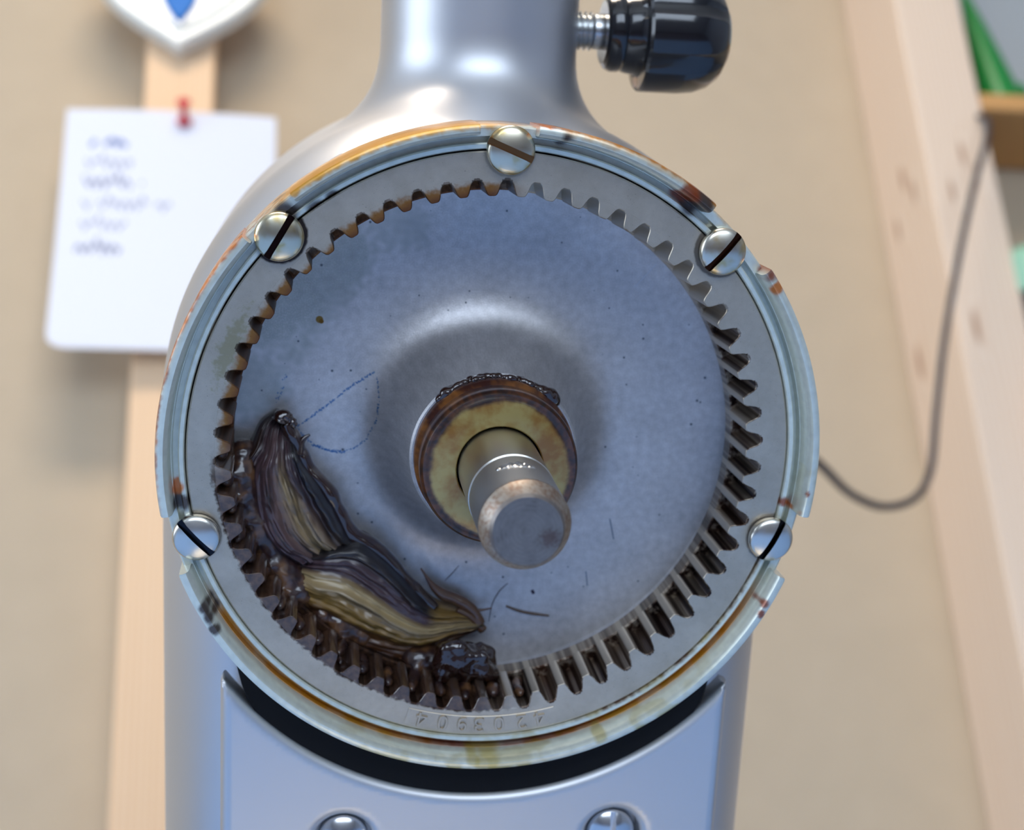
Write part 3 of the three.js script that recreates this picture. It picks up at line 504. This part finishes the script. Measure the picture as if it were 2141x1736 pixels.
// seal collar and shaft
const collarColor = (a, r, s) => {
  const x = r * Math.cos(a * D2R), y = r * Math.sin(a * D2R), n1 = fbm(x * 0.16 + 5, y * 0.16, 4), n2 = fbm(x * 0.9, y * 0.9, 6 + s * 0.3);
  let c = mix3(S(152, 134, 78), S(128, 88, 26), clamp(0.45 + n1 * 1.6 + n2 * 0.7 + 0.012 * (x + y)));
  const rim = sm(11.9, 12.9, r + n2 * 0.3 + n1 * 0.9);
  c = mix3(c, mix3(S(84, 42, 20), S(28, 12, 14), clamp(0.55 + n2 * 1.5 + n1)), rim * 0.96);
  if (s < 6.6 && r > 13) c = mix3(c, mix3(S(140, 88, 40), S(60, 26, 18), clamp(0.5 + n1 * 1.8 + n2)), 0.8);
  return c;
};
const collar = headPart('seal_collar', revolve([[7.85, -8], [7.85, 7.8], [8.05, 8], [12.4, 8], [12.9, 7.85], [13.2, 7.95], [13.8, 7.9], [14.25, 7.3], [14.4, 6.4], [14.35, 3.0], [14.1, 2.4], [14.2, 1.9], [14.8, 1.3], [15.0, 0.4], [15.0, -2.6], [15.3, -3.3], [15.3, -8]], { n: 360, sub: 0.3, color: collarColor, crease: 0.7 }), phy({ vertexColors: true, roughness: 0.33, metalness: 0.15, clearcoat: 0.6, clearcoatRoughness: 0.2 }));
function blobs(list, k = 0.6, h = 0.4) { // glossy drops run together
  const lo = [1e9, 1e9, 1e9], hi = [-1e9, -1e9, -1e9];
  for (const [x, y, z, r, f = 1] of list) [x, y, z].forEach((c, i) => { const e = r * (i === 2 ? Math.max(1, f) : 1) * 1.3 + k + 2 * h; lo[i] = Math.min(lo[i], c - e); hi[i] = Math.max(hi[i], c + e); });
  return surfaceNets(null, lo, hi, h, { list, k });
}
const goo = phy({ color: new THREE.Color().setRGB(0.022, 0.008, 0.006), roughness: 0.1, clearcoat: 1, clearcoatRoughness: 0.05 });
const gooBrown = phy({ vertexColors: true, roughness: 0.3, clearcoat: 0.7, clearcoatRoughness: 0.12 });
{
  const l = []; for (let i = 0; i < 46; i++) { const a = (46 + i / 45 * 88 + (rnd() - 0.5) * 2) * D2R, big = Math.exp(-(((a / D2R) - 50) ** 2) / 60) + 0.5 * Math.exp(-(((a / D2R) - 128) ** 2) / 40); l.push([15.1 * Math.cos(a), 15.1 * Math.sin(a), -0.6 + (rnd() - 0.5) * 1.6, 0.45 + 0.35 * rnd() + 0.9 * big, 0.9]); }
  part('collar_grease', blobs(l, 0.5, 0.22), goo, collar);
  const shaftM = std({ color: new THREE.Color().setRGB(0.60, 0.58, 0.53), metalness: 1, roughness: 0.3 });
  const sh = headPart('drive_shaft', revolve([[0, 39.9], [7.3, 39.9], [7.42, 39.7], [7.42, 25.75], [7.15, 25.55], [7.15, 25.2], [7.5, 25.0], [7.5, -12], [0, -12]], { n: 160, crease: 0.4, closed: false }), shaftM);
  const endC = (a, r, s) => { const x = r * Math.cos(a * D2R), y = r * Math.sin(a * D2R), n1 = fbm(x * 0.4, y * 0.4, 9), n2 = N(x * 2, y * 2, s * 2); if (s < 42.6) return mix3(S(164, 154, 142), S(136, 112, 96), clamp(0.35 + n2 * 1.4 + n1)); const q = 0.5 + 0.5 * Math.sin(r * 9 + n1 * 4), d = sm(2.2, 0.6, Math.hypot(x - 3.6, y + 1.2) + n2) * 0.6; return mix3(mix3(S(138, 130, 124), S(112, 103, 98), clamp(q * 0.5 + n1)), S(92, 66, 58), d); };
  part('chamfered_end', revolve([[0, 43.1], [5.55, 43.1], [5.75, 42.9], [7.42, 39.9], [7.42, 39.2], [0, 39.2]], { n: 160, sub: 0.35, closed: false, color: endC, crease: 0.35 }), std({ vertexColors: true, metalness: 0.85, roughness: 0.42 }), sh);
  const gp = PX(1072, 990, 33), ga = 96 * D2R, gl = []; for (let i = 0; i < 110; i++) { const t = rnd() - 0.5; gl.push([7.18 * Math.cos(ga - t * 0.82), 7.18 * Math.sin(ga - t * 0.82), 31.2 + t * 0.8 + (rnd() - 0.5) * 2.6 * (1 - 3.2 * t * t), 0.3 + 0.16 * rnd(), 1.0]); }
  part('gouge', blobs(gl, 0.2, 0.12), std({ color: new THREE.Color().setRGB(0.75, 0.74, 0.72), metalness: 1, roughness: 0.18 }), sh);
}
{ // stand below the frame: base, column and hinge
    const add = (name, g, mat) => part(name, g.translate(-mixer.position.x, 0.0005 - mixer.position.y, -mixer.position.z), mat, mixer);
  const bs = new THREE.Shape(); const W = 0.105, zb = hinge.z - 0.10, zf = zb + 0.36;
  bs.moveTo(-W, -(zb + 0.06)); bs.lineTo(-W, -(zf - W)); bs.absarc(0, -(zf - W), W, Math.PI, 0, false);
  bs.lineTo(W, -(zb + 0.06)); bs.absarc(W - 0.06, -(zb + 0.06), 0.06, 0, Math.PI / 2, false); bs.absarc(-W + 0.06, -(zb + 0.06), 0.06, Math.PI / 2, Math.PI, false);
  const baseMat = phy({ color: new THREE.Color().setRGB(0.72, 0.72, 0.73), metalness: 0.35, roughness: 0.35 });
  add('stand_base', new THREE.ExtrudeGeometry(bs, { depth: 0.022, bevelThickness: 0.008, bevelSize: 0.008, bevelSegments: 4, curveSegments: 32 }).rotateX(-Math.PI / 2).translate(hinge.x, TABLE_Y + 0.008, 0), baseMat);
  const hh = hinge.y - TABLE_Y - 0.03;
  add('pedestal', new RoundedBoxGeometry(0.105, hh, 0.10, 4, 0.03).translate(hinge.x, TABLE_Y + 0.03 + hh / 2, hinge.z - 0.01), silver);
  add('hinge_pin', new THREE.CylinderGeometry(0.009, 0.009, 0.136, 24).rotateZ(Math.PI / 2).translate(hinge.x, hinge.y, hinge.z), std({ color: 0x999999, metalness: 1, roughness: 0.3 }));
}

// ---------------------------------------------------------------- the wad of old grease in the gearcase
const FLOOR = -21;
const clump = thing('grease_wad', 'wad of hardened dark brown grease with tan streaks stuck to the ring gear teeth', 'grease');
clump.position.copy(RC); clump.quaternion.copy(headQ);
function strip(Lp, Rp, H, colorFn, ridge, o) { // a fibrous lobe between two edges, with its underside
  const crv = P => new THREE.CatmullRomCurve3(P.map(([x, y]) => { const q = PX(x, y, FLOOR + 5); return new THREE.Vector3(q[0], q[1], 0); }));
  const A = crv(Lp), B = crv(Rp), nu = 110, nv = 64, pos = [], idx = [], col = [];
  for (const top of [1, 0]) for (let i = 0; i <= nu; i++) { const u = i / nu, a = A.getPointAt(u), b = B.getPointAt(u); for (let j = 0; j <= nv; j++) {
    const v = j / nv, x = lerp(a.x, b.x, v), y = lerp(a.y, b.y, v);
    const bulge = Math.sqrt(Math.max(0, 4 * v * (1 - v))), w = v + 0.05 * fbm(u * 3, v * 2, o);
    const h = H(u) * Math.pow(bulge, 0.6) * (1 + ridge(u, w)) + (1.0 * N(w * 15, u * 1.7, o) + 0.8 * N(w * 34 + u * 3, u * 3.4, o + 2) + 0.45 * N(w * 70 + u * 6, u * 9, o + 4) + 0.5 * N(x * 0.45, y * 0.45, o)) * bulge;
    pos.push(x, y, top ? FLOOR + 0.4 + Math.max(0.3, h) : FLOOR + 0.1); col.push(...colorFn(u, w, x, y));
  } }
  const m = (nu + 1) * (nv + 1), q = nv + 1;
  for (let i = 0; i < nu; i++) for (let j = 0; j < nv; j++) { const a = i * q + j; idx.push(a, a + q, a + 1, a + 1, a + q, a + q + 1, m + a, m + a + 1, m + a + q, m + a + 1, m + a + q + 1, m + a + q); }
  const rim = []; for (let i = 0; i <= nu; i++) rim.push(i * q); for (let j = 1; j <= nv; j++) rim.push(nu * q + j); for (let i = nu - 1; i >= 0; i--) rim.push(i * q + nv); for (let j = nv - 1; j >= 0; j--) rim.push(j);
  for (let k = 0; k < rim.length - 1; k++) idx.push(rim[k], m + rim[k], rim[k + 1], rim[k + 1], m + rim[k], m + rim[k + 1]);
  const g = mesh(pos, idx, col); fixWinding(g); return mm(g);
}
const PUR = S(74, 53, 58), DPUR = S(44, 26, 32), BLK = S(16, 10, 14), TAN = S(150, 128, 92), CREAM = S(172, 148, 102), OLIVE = S(134, 104, 52), UMB = S(84, 50, 22), DUMB = S(44, 24, 14);
const ramp = (stops, v) => { for (let i = 0; i < stops.length - 1; i++) if (v <= stops[i + 1][0]) return mix3(stops[i][1], stops[i + 1][1], sm(stops[i][0], stops[i + 1][0], v)); return stops[stops.length - 1][1]; };
const fibMat = phy({ vertexColors: true, roughness: 0.42, clearcoat: 0.5, clearcoatRoughness: 0.25 });
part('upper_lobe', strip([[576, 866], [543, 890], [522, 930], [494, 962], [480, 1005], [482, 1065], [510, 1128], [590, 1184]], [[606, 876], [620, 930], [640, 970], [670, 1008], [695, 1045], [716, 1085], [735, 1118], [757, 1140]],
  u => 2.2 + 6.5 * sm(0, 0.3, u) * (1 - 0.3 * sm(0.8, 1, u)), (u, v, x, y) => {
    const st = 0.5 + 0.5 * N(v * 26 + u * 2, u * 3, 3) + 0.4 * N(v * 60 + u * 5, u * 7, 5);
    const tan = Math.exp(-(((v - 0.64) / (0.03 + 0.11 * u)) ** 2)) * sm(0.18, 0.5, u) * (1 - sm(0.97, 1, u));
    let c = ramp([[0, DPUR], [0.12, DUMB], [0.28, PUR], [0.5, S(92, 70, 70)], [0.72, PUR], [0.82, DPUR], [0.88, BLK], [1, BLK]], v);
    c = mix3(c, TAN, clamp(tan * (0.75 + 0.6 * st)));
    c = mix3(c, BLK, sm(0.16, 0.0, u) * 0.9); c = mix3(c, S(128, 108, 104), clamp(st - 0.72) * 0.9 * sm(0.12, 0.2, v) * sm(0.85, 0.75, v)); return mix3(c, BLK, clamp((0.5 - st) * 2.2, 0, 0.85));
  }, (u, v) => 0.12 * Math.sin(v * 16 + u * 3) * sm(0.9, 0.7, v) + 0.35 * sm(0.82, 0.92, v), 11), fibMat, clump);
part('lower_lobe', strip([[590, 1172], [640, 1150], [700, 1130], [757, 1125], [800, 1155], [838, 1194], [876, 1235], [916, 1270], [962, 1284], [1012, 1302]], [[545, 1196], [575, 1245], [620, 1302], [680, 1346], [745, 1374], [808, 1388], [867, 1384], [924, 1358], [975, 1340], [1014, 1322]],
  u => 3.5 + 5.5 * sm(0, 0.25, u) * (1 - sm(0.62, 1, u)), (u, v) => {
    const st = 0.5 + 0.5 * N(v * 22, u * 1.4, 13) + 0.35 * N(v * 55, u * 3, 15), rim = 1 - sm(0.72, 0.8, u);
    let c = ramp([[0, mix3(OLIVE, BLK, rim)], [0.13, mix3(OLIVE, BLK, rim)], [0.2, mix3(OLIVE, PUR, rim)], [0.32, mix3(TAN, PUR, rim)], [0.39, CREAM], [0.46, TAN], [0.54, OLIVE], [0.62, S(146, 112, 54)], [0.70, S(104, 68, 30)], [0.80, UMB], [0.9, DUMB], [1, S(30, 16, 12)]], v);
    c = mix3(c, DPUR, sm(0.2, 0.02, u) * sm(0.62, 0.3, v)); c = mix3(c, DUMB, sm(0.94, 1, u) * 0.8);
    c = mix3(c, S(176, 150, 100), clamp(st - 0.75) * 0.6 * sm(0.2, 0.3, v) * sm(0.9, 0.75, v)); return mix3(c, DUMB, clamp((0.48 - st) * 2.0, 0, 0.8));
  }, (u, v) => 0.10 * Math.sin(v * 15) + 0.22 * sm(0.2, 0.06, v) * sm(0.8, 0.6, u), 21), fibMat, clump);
const P3 = (x, y, s) => { const q = PX(x, y, s); return [q[0], q[1], s]; };
part('dark_fold', mm(tube([[596, 884], [618, 925], [645, 985], [680, 1022], [706, 1066], [733, 1116], [762, 1134], [798, 1160], [836, 1200], [872, 1240], [908, 1272]].map(([x, y]) => P3(x, y, -16.5)), 1.5, { seg: 140, rad: 12, taper: t => 0.85 + 0.35 * N(t * 12, 4) + 0.3 * Math.sin(Math.PI * t) })), goo, clump);
part('torn_tip', merge([mm(tube([[584, 880], [590, 868], [604, 876], [617, 892]].map(([x, y]) => P3(x, y, -16)), 1.5, { seg: 24, rad: 10, taper: t => 1.05 - 0.5 * t + 0.25 * N(t * 9, 2) })), mm(tube([[626, 950], [630, 925], [638, 915], [648, 909]].map(([x, y]) => P3(x, y, -16)), 1.2, { seg: 24, rad: 10, taper: t => 1.1 - 0.9 * t }))]), goo, clump);
part('torn_strand', merge([mm(tube([[880, 1189], [893, 1208], [906, 1226], [926, 1243], [950, 1252], [972, 1264], [990, 1280], [1002, 1304]].map(([x, y]) => P3(x, y, -18)), 1.15, { seg: 60, rad: 10, taper: t => 0.18 + 0.9 * sm(0, 0.5, t) + 0.15 * N(t * 9, 1) })), mm(tube([[975, 1268], [1000, 1276], [1028, 1272]].map(([x, y]) => P3(x, y, -18)), 0.45, { seg: 20, rad: 8, taper: t => 1 - 0.6 * t })), mm(tube([[955, 1275], [985, 1290], [1010, 1318]].map(([x, y]) => P3(x, y, -17.5)), 1.0, { seg: 20, rad: 8, taper: t => 0.6 + 0.4 * t }))]), phy({ color: new THREE.Color().setRGB(0.10, 0.045, 0.022), roughness: 0.35, clearcoat: 0.6 }), clump);
{ // sticky grease packed between wad and teeth
  const l = [], k = [], o = [];
  for (let i = 0; i < 120; i++) { const a = (184 + i / 119 * 84) * D2R, r = 46.0 + rnd() * 1.8, s = -18.5 + (r - 46) * 2.6 + rnd() * 1.5; l.push([r * Math.cos(a), r * Math.sin(a), s, 1.5 + rnd() * 0.4, 1]); }
  for (let i = 0; i < TEETH; i++) { const A = wrapA(GAP0 + PITCH * i); if (A < 176 || A > 285) continue; for (let j = 1; j < 4; j++) { const a = (A + (rnd() - 0.5) * 1.4) * D2R, r = 49.6 + rnd() * 1.0; l.push([r * Math.cos(a), r * Math.sin(a), -2 - j * 2.4 - rnd() * 2, 0.6 + rnd() * 0.4, 1.6]); } }
  const am = PX(800, 1372, -15); for (let i = l.length - 1; i >= 0; i--) if (Math.hypot(l[i][0] - am[0], l[i][1] - am[1]) < 5.5 && Math.hypot(l[i][0], l[i][1]) < 48.2) l.splice(i, 1);
  part('brown_grease', paint(blobs(l, 2.2, 0.42), (x, y, z) => { const n = fbm(x * 0.35, y * 0.35, z * 0.35); return n > 0 ? mix3(S(58, 38, 34), S(108, 74, 46), clamp(n * 3)) : mix3(S(58, 38, 34), S(34, 20, 24), clamp(-n * 3)); }), gooBrown, clump);
  for (let i = 0; i < 60; i++) { const p = P3(915 + rnd() * 115, 1352 + rnd() * 70, -13 + rnd() * 5); k.push([...p, 0.6 + rnd() * 0.9, 0.9]); }
  part('black_grease', blobs(k, 1.7, 0.35), goo, clump);
  for (let i = 0; i < 30; i++) { const t = rnd(), p = P3(715 + t * 155, 1338 + t * 44 + rnd() * 22, -15); o.push([p[0], p[1], -15.5 + rnd(), 1.3 + rnd() * 0.6, 0.7]); }
  part('amber_grease', blobs(o, 1.2, 0.4), phy({ color: new THREE.Color().setRGB(0.30, 0.10, 0.012), roughness: 0.12, clearcoat: 1 }), clump);
}
{ // loose bits on the gearcase floor
  const add = (name, pts, r, mat, label, cat) => { const m = part(numbered(name), mm(tube(pts, r, { seg: 40, rad: 6, taper: t => 0.6 + 0.4 * Math.sin(Math.PI * t) })), mat, scene); m.position.copy(RC); m.quaternion.copy(headQ); return tag(m, label, cat); };
  const hm = std({ color: new THREE.Color().setRGB(0.11, 0.10, 0.11), roughness: 0.5 });
  add('bristle', [[1058, 1268], [1085, 1278], [1115, 1284], [1148, 1288]].map(([x, y]) => P3(x, y, FLOOR + 0.35)), 0.26, std({ color: new THREE.Color().setRGB(0.09, 0.05, 0.03), roughness: 0.5 }), 'short brown bristle lying on the grey gearcase floor', 'bristle');
  add('hair', [[1022, 1300], [1030, 1262], [1045, 1236], [1062, 1220]].map(([x, y]) => P3(x, y, FLOOR + 0.2)), 0.09, hm, 'fine dark hair curving up from the tip of the grease wad', 'hair');
  add('hair', [[930, 1215], [945, 1200], [960, 1183]].map(([x, y]) => P3(x, y, FLOOR + 0.2)), 0.07, hm, 'fine straight hair on the gearcase floor above the torn grease strand', 'hair');
}
renderer.render(scene, camera);
